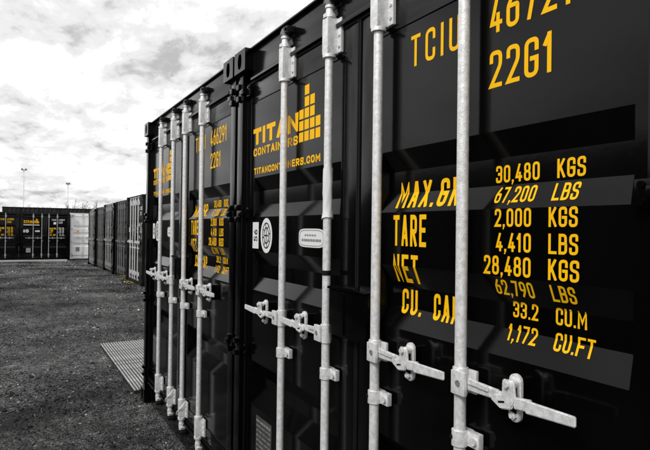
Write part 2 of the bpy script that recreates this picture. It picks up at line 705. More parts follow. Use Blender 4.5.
def casting_bm():
    """ISO corner casting with oval apertures sunk in every face, origin at its outer front lower corner"""
    b = MB()
    sx, sy, sz = 0.162, 0.178, 0.118

    def face(o, u, v, n, a, c):
        # o corner, u,v edge vectors, n inward; aperture half sizes a (along u), c (along v)
        o, u, v, n = Vector(o), Vector(u), Vector(v), Vector(n)
        cnt = o + (u + v) / 2
        k = 20
        rect, oval, deep = [], [], []
        for i in range(k):
            t = 2 * math.pi * (i + 0.5) / k
            ct, st = math.cos(t), math.sin(t)
            m = max(abs(ct), abs(st))
            rect.append(b.bm.verts.new(cnt + u * (ct / m / 2) + v * (st / m / 2)))
            p = 2.6
            rr = (abs(ct) ** p + abs(st) ** p) ** (-1 / p)
            q = cnt + u.normalized() * (a * ct * rr) + v.normalized() * (c * st * rr)
            oval.append(b.bm.verts.new(q))
            deep.append(b.bm.verts.new(q + n * 0.03))
        # true corners
        for i in range(k):
            j = (i + 1) % k
            b.bm.faces.new((rect[i], rect[j], oval[j], oval[i]))
            b.bm.faces.new((oval[i], oval[j], deep[j], deep[i]))
        b.bm.faces.new(deep)
        for su, sv in ((-.5, -.5), (.5, -.5), (.5, .5), (-.5, .5)):
            cor = b.bm.verts.new(cnt + u * su + v * sv)
            near = sorted(range(k), key=lambda i: (rect[i].co - cor.co).length)[:2]
            b.bm.faces.new((cor, rect[near[0]], rect[near[1]]))
    X, Y, Z = Vector((sx, 0, 0)), Vector((0, sy, 0)), Vector((0, 0, sz))
    face((0, 0, 0), X, Z, (0, 1, 0), 0.029, 0.042)
    face((0, sy, 0), X, Z, (0, -1, 0), 0.029, 0.042)
    face((0, 0, 0), Y, Z, (1, 0, 0), 0.040, 0.029)
    face((sx, 0, 0), Y, Z, (-1, 0, 0), 0.040, 0.029)
    face((0, 0, sz), X, Y, (0, 0, -1), 0.032, 0.062)
    face((0, 0, 0), X, Y, (0, 0, 1), 0.032, 0.062)
    bmesh.ops.remove_doubles(b.bm, verts=b.bm.verts[:], dist=1e-5)
    return b


def post_bm():
    b = MB()
    b.box(0.006, 0.080, 0.022, 0.034, 0.118, H - 0.118, 0.003)      # face plate of the J-section
    b.box(0.006, 0.018, 0.034, 0.170, 0.118, H - 0.118)
    b.box(0.018, 0.150, 0.128, 0.140, 0.118, H - 0.118)
    b.box(0.072, 0.080, 0.034, 0.075, 0.118, H - 0.118)
    return b


def front_post_bm():
    b = MB()
    b.box(0.006, 0.150, LEN - 0.020, LEN - 0.008, 0.118, H - 0.118, 0.003)
    b.box(0.006, 0.018, LEN - 0.16, LEN - 0.020, 0.118, H - 0.118)
    return b


def header_bm():
    b = MB()
    b.box(0.162, W - 0.162, 0.046, 0.150, 2.430, H - 0.006, 0.004)
    b.box(0.162, W - 0.162, 0.034, 0.046, 2.418, 2.434, 0.002)       # drip lip over the doors
    b.box(0.150, W - 0.150, 0.030, 0.200, H - 0.006, H + 0.001)      # roof edge plate
    return b


def sill_bm():
    b = MB()
    b.box(0.162, W - 0.162, 0.046, 0.170, 0.012, 0.186, 0.004)
    b.box(0.162, W - 0.162, 0.040, 0.046, 0.150, 0.178, 0.002)
    b.prism([(0.162, 0.178), (W - 0.162, 0.178), (W - 0.162, 0.186), (0.162, 0.186)], 0.030, 0.046, 0.002)
    return b


def side_bm(x):
    """corrugated side sheet, 22 waves along the length"""
    b = MB()
    prof = []
    y, n = 0.18, 22
    pitch = (LEN - 0.36) / n
    for i in range(n):
        for f, d in ((0, 0), (0.26, 0), (0.5, 1), (0.76, 1)):
            prof.append((y + (i + f) * pitch, d))
    prof.append((LEN - 0.18, 0))
    s = 1 if x < W / 2 else -1
    lo = [b.bm.verts.new((x + s * (0.006 + 0.036 * d), yy, 0.15)) for yy, d in prof]
    hi = [b.bm.verts.new((x + s * (0.006 + 0.036 * d), yy, H - 0.06)) for yy, d in prof]
    for i in range(len(prof) - 1):
        b.bm.faces.new((lo[i], lo[i + 1], hi[i + 1], hi[i]))
    return b


def rails_bm(x):
    b = MB()
    a, c = (x, x + 0.06) if x < W / 2 else (x - 0.06, x)
    b.box(a, c, 0.178, LEN - 0.178, H - 0.066, H - 0.006)
    b.box(a, c, 0.178, LEN - 0.178, 0.02, 0.165)
    return b


def roof_bm():
    b = MB()
    prof = []
    n = 24
    y = 0.20
    pitch = (LEN - 0.40) / n
    for i in range(n):
        for f, d in ((0, 0), (0.3, 0), (0.5, 1), (0.8, 1)):
            prof.append((y + (i + f) * pitch, d))
    prof.append((LEN - 0.20, 0))
    A = [b.bm.verts.new((0.05, yy, H - 0.008 - 0.02 * d)) for yy, d in prof]
    B = [b.bm.verts.new((W - 0.05, yy, H - 0.008 - 0.02 * d)) for yy, d in prof]
    for i in range(len(prof) - 1):
        b.bm.faces.new((A[i], B[i], B[i + 1], A[i + 1]))
    return b


def front_wall_bm():
    b = MB()
    prof = []
    n = 9
    pitch = (W - 0.32) / n
    for i in range(n):
        for f, d in ((0, 0), (0.3, 0), (0.5, 1), (0.8, 1)):
            prof.append((0.16 + (i + f) * pitch, d))
    prof.append((W - 0.16, 0))
    A = [b.bm.verts.new((xx, LEN - 0.02 - 0.04 * d, 0.13)) for xx, d in prof]
    B = [b.bm.verts.new((xx, LEN - 0.02 - 0.04 * d, H - 0.03)) for xx, d in prof]
    for i in range(len(prof) - 1):
        b.bm.faces.new((A[i], B[i], B[i + 1], A[i + 1]))
    b.box(0.15, W - 0.15, LEN - 0.10, LEN - 0.01, H - 0.10, H - 0.004)
    b.box(0.15, W - 0.15, LEN - 0.10, LEN - 0.01, 0.01, 0.13)
    return b


def door_bm(side):
    """pressed door sheet with three horizontal troughs"""
    b = MB()
    x0, x1 = D_L if side == 'L' else D_R
    a, c = (0.164, 1.082) if side == 'L' else (W - 1.082, W - 0.164)
    e = 0.008
    xs = [x0 + 0.03, a, a + e, c - e, c, x1 - 0.03]
    fx = [0, 0, 1, 1, 0, 0]
    zs = [DZ0 + 0.03] + ZP + [DZ1 - 0.03]
    grid = [[b.bm.verts.new((xx, DY + depth_at(zz) * k, zz)) for xx, k in zip(xs, fx)] for zz in zs]
    for j in range(len(zs) - 1):
        for i in range(len(xs) - 1):
            b.bm.faces.new((grid[j][i], grid[j][i + 1], grid[j + 1][i + 1], grid[j + 1][i]))
    b.box(x0 + 0.031, x1 - 0.031, DY + 0.045, DY + 0.050, DZ0 + 0.031, DZ1 - 0.031)    # back of the leaf
    return b


def door_frame_bm(side):
    b = MB()
    x0, x1 = D_L if side == 'L' else D_R
    wl_, wr_ = (0.048, 0.098) if side == 'L' else (0.098, 0.048)
    y0, y1 = DY - 0.006, DY + 0.044
    b.box(x0, x0 + wl_, y0, y1, DZ0, DZ1, 0.003)
    b.box(x1 - wr_, x1, y0, y1, DZ0, DZ1, 0.003)
    b.box(x0 + wl_ + 0.0005, x1 - wr_ - 0.0005, y0 + 0.001, y1 - 0.001, DZ1 - 0.105, DZ1 - 0.001, 0.003)
    b.box(x0 + wl_ + 0.0005, x1 - wr_ - 0.0005, y0 + 0.001, y1 - 0.001, DZ0 + 0.001, DZ0 + 0.095, 0.003)
    return b


def gasket_bm(side):
    b = MB()
    x0, x1 = D_L if side == 'L' else D_R
    g0, g1 = x0 - 0.010, x1 + 0.008
    y0, y1 = DY - 0.010, DY + 0.03
    b.box(g0, x0 - 0.001, y0, y1, DZ0 - 0.014, DZ1 + 0.012)
    b.box(x1 + 0.001, g1, y0, y1, DZ0 - 0.014, DZ1 + 0.012)
    b.box(x0 - 0.001, x1 + 0.001, y0 + 0.001, y1, DZ1 + 0.001, DZ1 + 0.0115)
    b.box(x0 - 0.001, x1 + 0.001, y0 + 0.001, y1, DZ0 - 0.0135, DZ0 - 0.001)
    return b


def rod_bm():
    b = MB()
    b.cyl((0, 0, 0.180), (0, 0, 2.466), 0.0165, n=24)
    for z, s in ((2.466, 1), (0.226, -1)):
        b.cyl((0, 0, z), (0, 0, z + s * 0.012), 0.021, n=20)
        b.cyl((0, 0, z + s * 0.012), (0, 0, z + s * 0.034), 0.017, 0.0145, n=20)
        b.cyl((0, 0, z + s * 0.034), (0, 0, z + s * 0.044), 0.0195, n=20)
    return b


def rod_bracket_bm(top):
    """the bolted bearing housing at a rod's end"""
    b = MB()
    z0, z1 = (2.312, 2.462) if top else (0.232, 0.356)
    b.box(-0.0235, 0.0235, -0.0225, 0.0355, z0 + 0.002, z1 - 0.002, 0.011)
    b.box(-0.036, 0.052, 0.022, 0.0355, z0 + 0.006, z1 - 0.006, 0.004)
    for zz in (z0 + 0.03, (z0 + z1) / 2, z1 - 0.03):
        b.cyl((0.039, 0.024, zz), (0.039, 0.017, zz), 0.0065, n=8)
    for zz in (z0 - 0.004, z1 + 0.004):
        b.cyl((0, 0, zz - 0.007), (0, 0, zz + 0.007), 0.0265, n=24)
    return b


def cam_bm(top):
    """the hooked cam at a rod's end"""
    b = MB()
    s = 1 if top else -1
    z = 2.500 if top else 0.192
    b.cyl((0, 0, z + s * 0.010), (0, 0, z + s * 0.046), 0.017, n=16)
    pts = [(-0.030, 0.018), (-0.020, 0.044), (0.006, 0.050), (0.034, 0.040), (0.040, 0.020), (0.012, 0.026), (-0.012, 0.020)]
    pts = [(a, z + s * c) for a, c in pts]
    if s < 0:
        pts = pts[::-1]
    b.prism(pts[::-1], -0.014, 0.020, 0.003)
    return b


def keeper_bm(top):
    """the forked cam keeper welded to header or sill"""
    b = MB()
    s = 1 if top else -1
    z = 2.530 if top else 0.128
    b.box(-0.034, 0.044, 0.024, 0.0455, z - 0.026, z + 0.026, 0.004)
    b.box(0.020, 0.052, -0.016, 0.026, z - 0.010, z + 0.018, 0.005)
    b.box(-0.046, -0.026, -0.006, 0.026, z + s * 0.004 - 0.010, z + s * 0.004 + 0.012, 0.004)
    b.cyl((0.036, -0.016, z + 0.004), (0.036, -0.024, z + 0.004), 0.009, n=10)
    return b


def guide_bm():
    """the clip that holds a rod to the door below its handle"""
    b = MB()
    z = 1.048
    b.cyl((0, 0, z - 0.021), (0, 0, z + 0.021), 0.0225, n=20)
    b.box(-0.0225, 0.020, 0.004, 0.034, z - 0.0205, z + 0.0205, 0.002)
    b.box(0.014, 0.060, 0.012, 0.030, z - 0.0208, z + 0.0208, 0.003)
    b.cyl((0.044, 0.014, z), (0.044, 0.003, z), 0.011, n=12)
    return b


def hub_bm(s):
    """the forked hub that carries the handle on the rod"""
    b = MB()
    z = 1.206
    b.cyl((0, 0, z - 0.036), (0, 0, z + 0.036), 0.0215, n=20)
    x0, x1 = sorted((s * -0.006, s * 0.046))
    b.box(x0, x1, -0.030, -0.018, z - 0.032, z + 0.032, 0.004)
    b.box(x0, x1, 0.014, 0.024, z - 0.032, z + 0.032, 0.004)
    return b


def handle_bm(s):
    """flat swinging lever, thin at the hub, cranked in the middle, with a wide grip plate"""
    b = MB()
    z = 1.206

    def bar(x0, x1, za0, zb0, za1, zb1, y0, y1):
        q = [(x0, za0), (x1, za1), (x1, zb1), (x0, zb0)]
        q = [(s * a, z + c) for a, c in q]
        if s < 0:
            q = q[::-1]
        b.prism(q, y0, y1, 0.0025)
    bar(0.012, 0.150, -0.017, 0.017, -0.014, 0.012, -0.014, -0.004)
    bar(0.046, 0.120, 0.002, 0.021, -0.001, 0.014, -0.020, -0.0145)
    bar(0.146, 0.222, -0.013, 0.012, -0.015, 0.010, -0.020, -0.008)
    bar(0.214, 0.262, -0.015, 0.013, -0.010, 0.019, -0.030, -0.018)
    bar(0.252, 0.385, -0.014, 0.017, -0.006, 0.018, -0.034, -0.026)
    return b


def catch_bm(s):
    """retainer plate bolted to the door with two ears"""
    b = MB()
    z = 1.206
    cx = s * 0.192

    def ear(z0, z1, w_, y0, y1):
        q = []
        for i in range(9):
            t = math.pi * i / 8
            q.append((cx + w_ * math.cos(t), z1 - w_ + w_ * math.sin(t)))
        for i in range(9):
            t = math.pi + math.pi * i / 8
            q.append((cx + w_ * math.cos(t), z0 + w_ + w_ * math.sin(t)))
        b.prism(q, y0, y1, 0.002)
    ear(z - 0.058, z + 0.062, 0.019, -0.002, 0.010)
    for zz in (z - 0.040, z + 0.043):
        b.cyl((cx, -0.001, zz), (cx, -0.011, zz), 0.0105, n=6)
        b.cyl((cx, -0.010, zz), (cx, -0.015, zz), 0.006, n=10)
    return b


def catch_mount_bm(s):
    """painted bracket that carries the retainer plate"""
    b = MB()
    b.box(s * 0.192 - 0.008, s * 0.192 + 0.008, 0.0102, DY + 0.002, 1.160, 1.255, 0.002)
    return b


def latch_bm(s):
    """the hinged seal flap that drops over the lever"""
    b = MB()
    z = 1.206
    q = [(0.178, 0.050), (0.214, 0.052), (0.220, 0.004), (0.206, -0.020), (0.172, -0.026), (0.140, -0.010), (0.148, 0.006), (0.176, 0.012)]
    q = [(s * a, z + c) for a, c in q]
    if s < 0:
        q = q[::-1]
    b.prism(q[::-1], -0.031, -0.022, 0.003)
    b.cyl((s * 0.196, -0.032, z + 0.040), (s * 0.196, 0.000, z + 0.040), 0.0115, n=12)
    b.cyl((s * 0.196, -0.041, z + 0.040), (s * 0.196, -0.034, z + 0.040), 0.008, n=6)
    return b


def hinge_bm(z):
    b = MB()
    b.box(0.084, 0.150, 0.034, 0.052, z - 0.030, z + 0.030, 0.004)
    b.cyl((0.068, 0.030, z - 0.046), (0.068, 0.030, z + 0.046), 0.013, n=14)
    b.box(0.022, 0.060, 0.004, 0.024, z - 0.048, z - 0.018, 0.004)
    b.box(0.022, 0.060, 0.004, 0.024, z + 0.018, z + 0.048, 0.004)
    b.box(0.060, 0.112, 0.010, 0.036, z - 0.014, z + 0.014, 0.004)
    for zz in (z - 0.018, z + 0.018):
        b.cyl((0.134, 0.036, zz), (0.134, 0.029, zz), 0.008, n=10)
    return b


def lockbox_bm():
    """welded padlock shroud over the meeting stiles: a hood open below with a lip"""
    b = MB()
    x0, x1, z0, z1 = 1.090, 1.346, 1.215, 1.402
    y0 = 0.008
    b.box(x0, x1, y0, y0 + 0.006, z0, z1 - 0.012, 0.002)
    b.box(x0, x0 + 0.006, y0 + 0.006, DY - 0.007, z0, z1 - 0.010, 0.002)
    b.box(x1 - 0.006, x1, y0 + 0.006, DY - 0.007, z0, z1 - 0.010, 0.002)
    b.prism([(x0 - 0.006, z1 - 0.012), (x1 + 0.006, z1 - 0.012), (x1 + 0.010, z1 - 0.006), (x1 - 0.08, z1 + 0.002), (x0 + 0.03, z1 + 0.002), (x0 - 0.006, z1 - 0.004)],
            y0 - 0.008, DY - 0.007, 0.002)
    b.box(1.196, 1.204, y0 - 0.006, y0, z0 + 0.01, z1 - 0.02)
    return b


def mirror(fn):
    def f():
        b = fn()
        for v in b.bm.verts:
            v.co.x = W - v.co.x
        bmesh.ops.reverse_faces(b.bm, faces=b.bm.faces[:])
        return b
    return f


HINGES = [2.368, 1.700, 0.965, 0.270]


def rounded(cx, cz, hx, hz, p, n=32):
    """superellipse outline"""
    q = []
    for i in range(n):
        t = 2 * math.pi * i / n
        c, s = math.cos(t), math.sin(t)
        r = (abs(c) ** p + abs(s) ** p) ** (-1 / p)
        q.append((cx + hx * c * r, cz + hz * s * r))
    return q


def outline_bm(pts, lay=0.0):
    bm = bmesh.new()
    bm.faces.new([bm.verts.new((a, lay, c)) for a, c in pts])
    return bm


def ring_bm(bm, cx, cz, rx, rz, t, lay, n=28):
    pts = [Vector((cx + rx * math.cos(2 * math.pi * i / n), cz + rz * math.sin(2 * math.pi * i / n))) for i in range(n)]
    stroke(bm, pts, True, t, lay)


class Container:
    def __init__(self, label, loc, rz=0.0, group=None, body='black', hw='galv', keeper='iron', lockbox=True, simple=False, frame=None, name='shipping_container'):
        self.root = thing(name, label, 'shipping container', loc, rz, group)
        r = self.root
        frame = frame or body
        cast = cached('corner_casting', frame, casting_bm)
        for yy, zz in ((0, 0), (0, H - 0.118), (LEN - 0.178, 0), (LEN - 0.178, H - 0.118)):
            for xx in (0, W - 0.162):
                link('corner_casting', cast, r, (xx, yy, zz))
        link('corner_post', cached('corner_post', frame, post_bm), r)
        link('corner_post', cached('corner_post_mirrored', frame, mirror(post_bm)), r)
        link('corner_post', cached('front_corner_post', frame, front_post_bm), r)
        link('corner_post', cached('front_corner_post_mirrored', frame, mirror(front_post_bm)), r)
        link('door_header', cached('door_header', frame, header_bm), r)
        link('door_sill', cached('door_sill', frame, sill_bm), r)
        for xx, s in ((0.0, ''), (W, '_mirrored')):
            link('side_wall', cached('side_wall' + s, body, lambda xx=xx: side_bm(xx), smooth=0, recalc=False), r)
            link('side_rail', cached('side_rail' + s, frame, lambda xx=xx: rails_bm(xx), smooth=0), r)
        link('roof', cached('roof', body, roof_bm, smooth=0, recalc=False), r)
        link('front_wall', cached('front_wall', body, front_wall_bm, smooth=0), r)
        self.doors = {}
        for side in 'LR':
            d = link('door', cached('door_' + side, body, lambda s=side: door_bm(s), smooth=0), r)
            self.doors[side] = d
            link('door_frame', cached('door_frame_' + side, body, lambda s=side: door_frame_bm(s), smooth=30), d)
            link('gasket', cached('gasket_' + side, 'rubber' if body != 'white' else 'greyprint', lambda s=side: gasket_bm(s), smooth=0), d)
            for hz in HINGES:
                fn = (lambda: hinge_bm(0.0))
                if side == 'R':
                    fn = mirror(fn)
                link('hinge', cached('hinge_' + side, frame if frame != 'white' else 'whitehw', fn), d, (0, 0, hz))
            s = -1 if side == 'L' else 1
            for rx in (RODS[:2] if side == 'L' else RODS[2:]):
                at = (rx, RY, 0)
                link('lock_rod', cached('lock_rod', hw, rod_bm), d, at)
                if simple:
                    continue
                for top in (True, False):
                    link('rod_bracket', cached('rod_bracket_%d' % top, hw, lambda t=top: rod_bracket_bm(t)), d, at)
                    link('rod_cam', cached('rod_cam_%d' % top, 'galvdull' if hw == 'galv' and top else hw, lambda t=top: cam_bm(t)), d, at)
                    link('cam_keeper', cached('cam_keeper_%d' % top, keeper, lambda t=top: keeper_bm(t)), r, at)
                link('hub_pin', cached('hub_pin', 'galvdull', lambda: MB().cyl((0, -0.0325, 1.206), (0, 0.026, 1.206), 0.0085, n=14)), d, (rx + s * 0.022, RY, 0))
                link('guide_bolt', cached('guide_bolt', 'iron', lambda: MB().cyl((0, -0.018, 1.050), (0, -0.0235, 1.050), 0.0060, n=10)), d, (rx - 0.010, RY, 0))
                link('seal_hole', cached('seal_hole', 'iron', lambda: MB().prism([(-0.011, 1.194), (0.009, 1.199), (0.009, 1.204), (-0.011, 1.199)], -0.0318, -0.0300)), d, (rx + s * 0.178, RY, 0))
                link('rod_guide', cached('rod_guide', hw, guide_bm), d, at)
                link('handle_hub', cached('handle_hub_%d' % s, hw, lambda s=s: hub_bm(s)), d, at)
                link('door_handle', cached('door_handle_%d' % s, hw, lambda s=s: handle_bm(s)), d, at)
                link('handle_catch', cached('handle_catch_%d' % s, hw, lambda s=s: catch_bm(s)), d, at)
                link('catch_mount', cached('catch_mount_%d' % s, body, lambda s=s: catch_mount_bm(s)), d, (rx, 0, 0))
                link('seal_latch', cached('seal_latch_%d' % s, hw, lambda s=s: latch_bm(s)), d, at)
        if lockbox:
            lb = link('lock_box', cached('lock_box', 'black', lockbox_bm), r)

    def text(self, side, s, x, z, h, mat='yellow', **kw):
        return film('lettering', conform(text_bm(s, x, z, h, **kw)), mat, self.doors[side])

    def logo(self, mat='yellow'):
        L = 'L'
        self.text(L, 'TITAN', 0.152, 2.066, 0.088, mat, w=0.86, t=0.27, gap=0.13, width=0.545)
        self.text(L, 'CONTAINERS', 0.158, 2.006, 0.042, mat, w=0.74, t=0.21, gap=0.17, width=0.535)
        self.text(L, 'TITANCONTAINERS.COM', 0.168, 1.908, 0.034, mat, w=0.74, t=0.22, gap=0.17, width=0.742)
        for row, cols in enumerate(((0, 1, 2, 3), (0, 1, 2, 3), (0, 1, 2), (1, 2), (1,))):
            for c in cols:
                x0, z0 = 0.706 + c * 0.0525, 2.012 + row * 0.0515
                q = [(x0, z0), (x0 + 0.0425, z0), (x0 + 0.0425, z0 + 0.043), (x0, z0 + 0.043)]
                film('emblem_block', conform(outline_bm(q)), mat, self.doors[L])

    def number(self, digits, mat='yellow', code='22G1'):
        R_ = 'R'
        self.text(R_, 'TCIU', 1.520, 2.152, 0.102, mat, w=0.46, t=0.118, gap=0.25)
        self.text(R_, digits, 1.866, 2.156, 0.102, mat, w=0.42, t=0.118, gap=0.14)
        self.text(R_, code, 1.866, 2.008, 0.100, mat, w=0.42, t=0.118, gap=0.14, width=0.206)

    def weights(self, mat='yellow', mat2=None):
        R_ = 'R'
        for s, z, h, wd in (('MAX.GR.', 1.694, 0.088, 0.330), ('TARE', 1.567, 0.103, 0.172), ('NET', 1.445, 0.094, 0.132)):
            self.text(R_, s, 1.434, z, h, mat, t=0.148, width=wd)
        self.text(R_, 'CU.', 1.450, 1.340, 0.082, mat, t=0.148, width=0.105)
        self.text(R_, 'CAP.', 1.612, 1.340, 0.082, mat, t=0.148, width=0.138)
        rows = (('30,480', 'KGS', 1.752, 0.047), ('67,200', 'LBS', 1.696, 0.043), ('2,000', 'KGS', 1.632, 0.048),
                ('4,410', 'LBS', 1.567, 0.049), ('28,480', 'KGS', 1.504, 0.051), ('62,790', 'LBS', 1.451, 0.041),
                ('33.2', 'CU.M', 1.394, 0.042), ('1,172', 'CU.FT', 1.332, 0.043))
        for a, u, z, h in rows:
            self.text(R_, a, 2.010, z, h, mat2 or mat, w=0.47, t=0.142, gap=0.12, align='r')
            self.text(R_, u, 2.062, z, h, mat2 or mat, w=0.48, t=0.142, gap=0.11)

    def stickers(self, plates=True):
        d = self.doors['L']
        y = DY
        s1 = film('sticker', flat_film(outline_bm([(0.160, 1.512), (0.243, 1.512), (0.243, 1.652), (0.160, 1.652)]), y - 0.0010), 'whitefilm', d)
        film('lettering', flat_film(text_bm('56', 0.226, 1.551, 0.048, w=0.55, t=0.16, gap=0.18, rot90=True), y - 0.0016), 'blackfilm', s1)
        s2 = film('sticker', flat_film(outline_bm(rounded(0.345, 1.583, 0.074, 0.090, 2.0)), y - 0.0010), 'whitefilm', d)
        bm = bmesh.new()
        ring_bm(bm, 0.345, 1.583, 0.050, 0.064, 0.007, 0.0)
        ring_bm(bm, 0.345, 1.583, 0.030, 0.040, 0.008, 0.0)
        for i in range(8):
            t = 2 * math.pi * i / 8 + 0.2
            stroke(bm, [Vector((0.345 + 0.033 * math.cos(t), 1.583 + 0.042 * math.sin(t))), Vector((0.345 + 0.047 * math.cos(t), 1.583 + 0.060 * math.sin(t)))], False, 0.006, 0.0002)
        stroke(bm, [Vector((0.327, 1.583)), Vector((0.363, 1.583))], False, 0.008, 0.0002)
        stroke(bm, [Vector((0.345, 1.553)), Vector((0.345, 1.613))], False, 0.007, 0.0004)
        film('emblem', flat_film(bm, y - 0.0016), 'blackfilm', s2)
        s3 = film('sticker', flat_film(outline_bm(rounded(0.835, 1.580, 0.118, 0.041, 5.0)), y - 0.0010), 'whitefilm', d)
        bm = bmesh.new()
        q = [Vector(p) for p in rounded(0.835, 1.580, 0.108, 0.034, 5.0)]
        stroke(bm, q, True, 0.003, 0.0)
        rnd = random.Random(5)
        for zz, hh, lo, hi in ((1.592, 0.008, 0.780, 0.885), (1.570, 0.011, 0.752, 0.920)):
            xx = lo
            while xx < hi:
                l = rnd.uniform(0.006, 0.014)
                stroke(bm, [Vector((xx, zz)), Vector((xx + l * 0.6, zz))], False, hh, 0.0)
                xx += l + 0.010
        film('print', flat_film(bm, y - 0.0016), 'greyprint', s3)
        if plates:
            b = MB()
            b.box(0.250, 0.445, DY - 0.004, DY - 0.0005, 0.390, 0.640, 0.001)
            pl = link('data_plate', cached('data_plate', 'plate', lambda: b), d)
            bm = bmesh.new()
            for k in range(9):
                zz = 0.618 - k * 0.025
                xx = 0.262
                while xx < 0.43:
                    l = rnd.uniform(0.012, 0.05)
                    l = min(l, 0.434 - xx)
                    if l > 0.004:
                        stroke(bm, [Vector((xx, zz)), Vector((xx + l, zz))], False, 0.006 if k else 0.011, 0.0)
                    xx += l + 0.016
            film('print', flat_film(bm, DY - 0.0048), 'greyprint', pl)


# ------------------------------------------------------------------ the two near containers
near = Container('nearest black shipping container, yellow lettering with 22G1 and weights filling the right of the frame', (0, 0, 0),
                 group='black containers side by side')
near.logo()
near.number('467217')
near.weights()
near.stickers()
d = near.doors['L']
# torn paper sleeve and a band of black tape on the second lock rod


def sleeve_bm():
    b = MB()
    rnd = random.Random(3)
    n, m = 22, 9
    rings = []
    for j in range(m):
        z = 1.662 + 0.20 * j / (m - 1)
        ring = []
        for i in range(n):
            t = 2 * math.pi * i / n
            rr = 0.0195 + 0.004 * noise.noise(Vector((math.cos(t) * 1.5, math.sin(t) * 1.5, z * 24)))
            if j == 0:
                rr += 0.004
            ring.append(b.bm.verts.new((rr * math.cos(t), rr * math.sin(t), z + (rnd.uniform(-0.002, 0.002) + 0.006 * math.cos(t) if j in (0, m - 1) else 0))))
        rings.append(ring)
    for j in range(m - 1):
        for i in range(n):
            k = (i + 1) % n
            b.bm.faces.new((rings[j][i], rings[j][k], rings[j + 1][k], rings[j + 1][i]))
    return b


o = link('torn_sleeve', cached('torn_sleeve', 'whitefilm', sleeve_bm), d, (RODS[1], RY, 0))
o['label'] = 'crumpled torn paper sleeve on the rod'
link('tape_band', cached('tape_band', 'rubber', lambda: MB().cyl((0, 0, 1.436), (0, 0, 1.456), 0.0172, n=24, caps=False)), d, (RODS[1], RY, 0))


second = Container('black shipping container with yellow lettering and number 466291, left of the nearest one', (-W - 0.0276, 0, 0),
                   group='black containers side by side')
second.logo()
second.number('466291')
second.weights()
second.stickers()


def cable_bm():
    """wire seal looped round a bottom bracket"""
    b = MB()
    pts = []
    for i in range(25):
        t = i / 24.0
        a = 2 * math.pi * t
        pts.append((0.034 * math.cos(a), -0.004 + 0.032 * math.sin(a), 0.30 + 0.05 * math.sin(a + 0.7) - 0.01 * math.cos(2 * a)))
    b.tube(pts, 0.004, 8)
    return b


for k in (1, 2):
    link('wire_loop', cached('wire_loop', 'galv', cable_bm), second.doors['L' if k == 1 else 'R'], (RODS[k], RY, 0))

# ------------------------------------------------------------------ the row set back beyond them
ROW_Y = 2.05
row_specs = [
    ('black container set back behind the pale ribbed ramp, hidden by the lettered pair', 'black', 'galv'),
    ('black container beside the one with the ramp, in the set-back row', 'black', 'galv'),
    ('charcoal container third along the set-back row from the ramp', 'charcoal', 'galvmid'),
    ('black container fourth along the set-back row from the ramp', 'black', 'galv'),
    ('charcoal container with bright rods and white markings, nearest visible in the receding set-back row', 'charcoal', 'galv'),
    ('worn grey container with dull rods, second visible in the receding set-back row', 'greypaint', 'galvdull'),
    ('black container with grey rods, third visible in the receding set-back row', 'black', 'galvmid'),
    ('worn grey container, fourth visible in the receding set-back row', 'greypaint', 'galvdull'),
    ('black container closing the far end of the receding set-back row, beside the white one', 'black', 'galvmid'),
]
hts = [0, 0.0, 0.02, 0.0, 0.03, 0.0, 0.03, -0.01, 0.0]
for i, (lab, body, hw) in enumerate(row_specs):
    x = -5.09 - 2.6 * i
    c = Container(lab, (x, ROW_Y + (0.05 if i % 2 else 0.0), ground_z(x, 0) + hts[i] * 0.5), group='containers in the set-back row',
                  body=body, hw=hw, lockbox=(i < 5), keeper=hw)
    if i in (4,):
        c.number('412086', 'whitefilm')
        c.weights('whitefilm')
        c.stickers(False)
    if i in (1, 3):
        c.logo()
        c.stickers(False)

# ------------------------------------------------------------------ the row across the yard's end
BX, BZ = -31.0, -0.275
c = Container('black container with yellow weights cut off by the left frame edge, at yard end', (BX, -3.26, BZ), math.pi / 2,
              group='containers across the yard end', hw='galvmid')
c.number('431905')
c.weights('yellow', 'yellow')
c.logo()
c = Container('black container with yellow emblem and white oval sticker, beside the white container', (BX, -0.78, BZ), math.pi / 2,
              group='containers across the yard end', hw='galvmid')
c.logo()
film('print', flat_film(outline_bm([(0.16, 1.895), (0.93, 1.895), (0.93, 1.93), (0.16, 1.93)]), DY - 0.0030), 'whitefilm', c.doors['L'])
c.number('420517', 'whitefilm')
c.weights('yellow', 'whitefilm')
c.stickers(False)
film('sticker', flat_film(outline_bm([(0.30, 0.42), (0.52, 0.42), (0.52, 0.66), (0.30, 0.66)]), DY - 0.0012), 'greyprint', c.doors['L'])
film('sticker', flat_film(outline_bm([(1.62, 1.96), (1.75, 1.96), (1.75, 2.08), (1.62, 2.08)]), DY - 0.0012), 'whitefilm', c.doors['R'])
c = Container('white shipping container with an orange triangle sticker, at the yard end', (BX - 0.25, 1.70, BZ + 0.03), math.pi / 2,
              group='containers across the yard end', body='white', hw='whitehw', keeper='whitehw', lockbox=False)
film('sticker', flat_film(outline_bm([(0.33, 1.56), (0.40, 1.56 - 0.09), (0.47, 1.56), (0.45, 1.61), (0.35, 1.61)]), DY - 0.0012), 'yellow', c.doors['L'])
film('sticker', flat_film(outline_bm([(0.30, 0.42), (0.50, 0.42), (0.50, 0.66), (0.30, 0.66)]), DY - 0.0012), 'greyprint', c.doors['L'])
film('sticker', flat_film(outline_bm([(0.385, 2.06), (0.415, 2.06), (0.415, 2.12), (0.385, 2.12)]), DY - 0.0012), 'greyprint', c.doors['L'])
c = Container('dark grey container behind the black yard end containers, only its roof line showing', (-40.9, -1.75, BZ + 0.50), 0.0,
              body='greypaint', frame='black', hw='galvdull', lockbox=False)
c2 = Container('second dark grey container lying behind the yard end row, behind the white container', (-40.9, 4.45, BZ + 0.50), 0.0,
               body='greypaint', frame='black', hw='galvdull', lockbox=False)

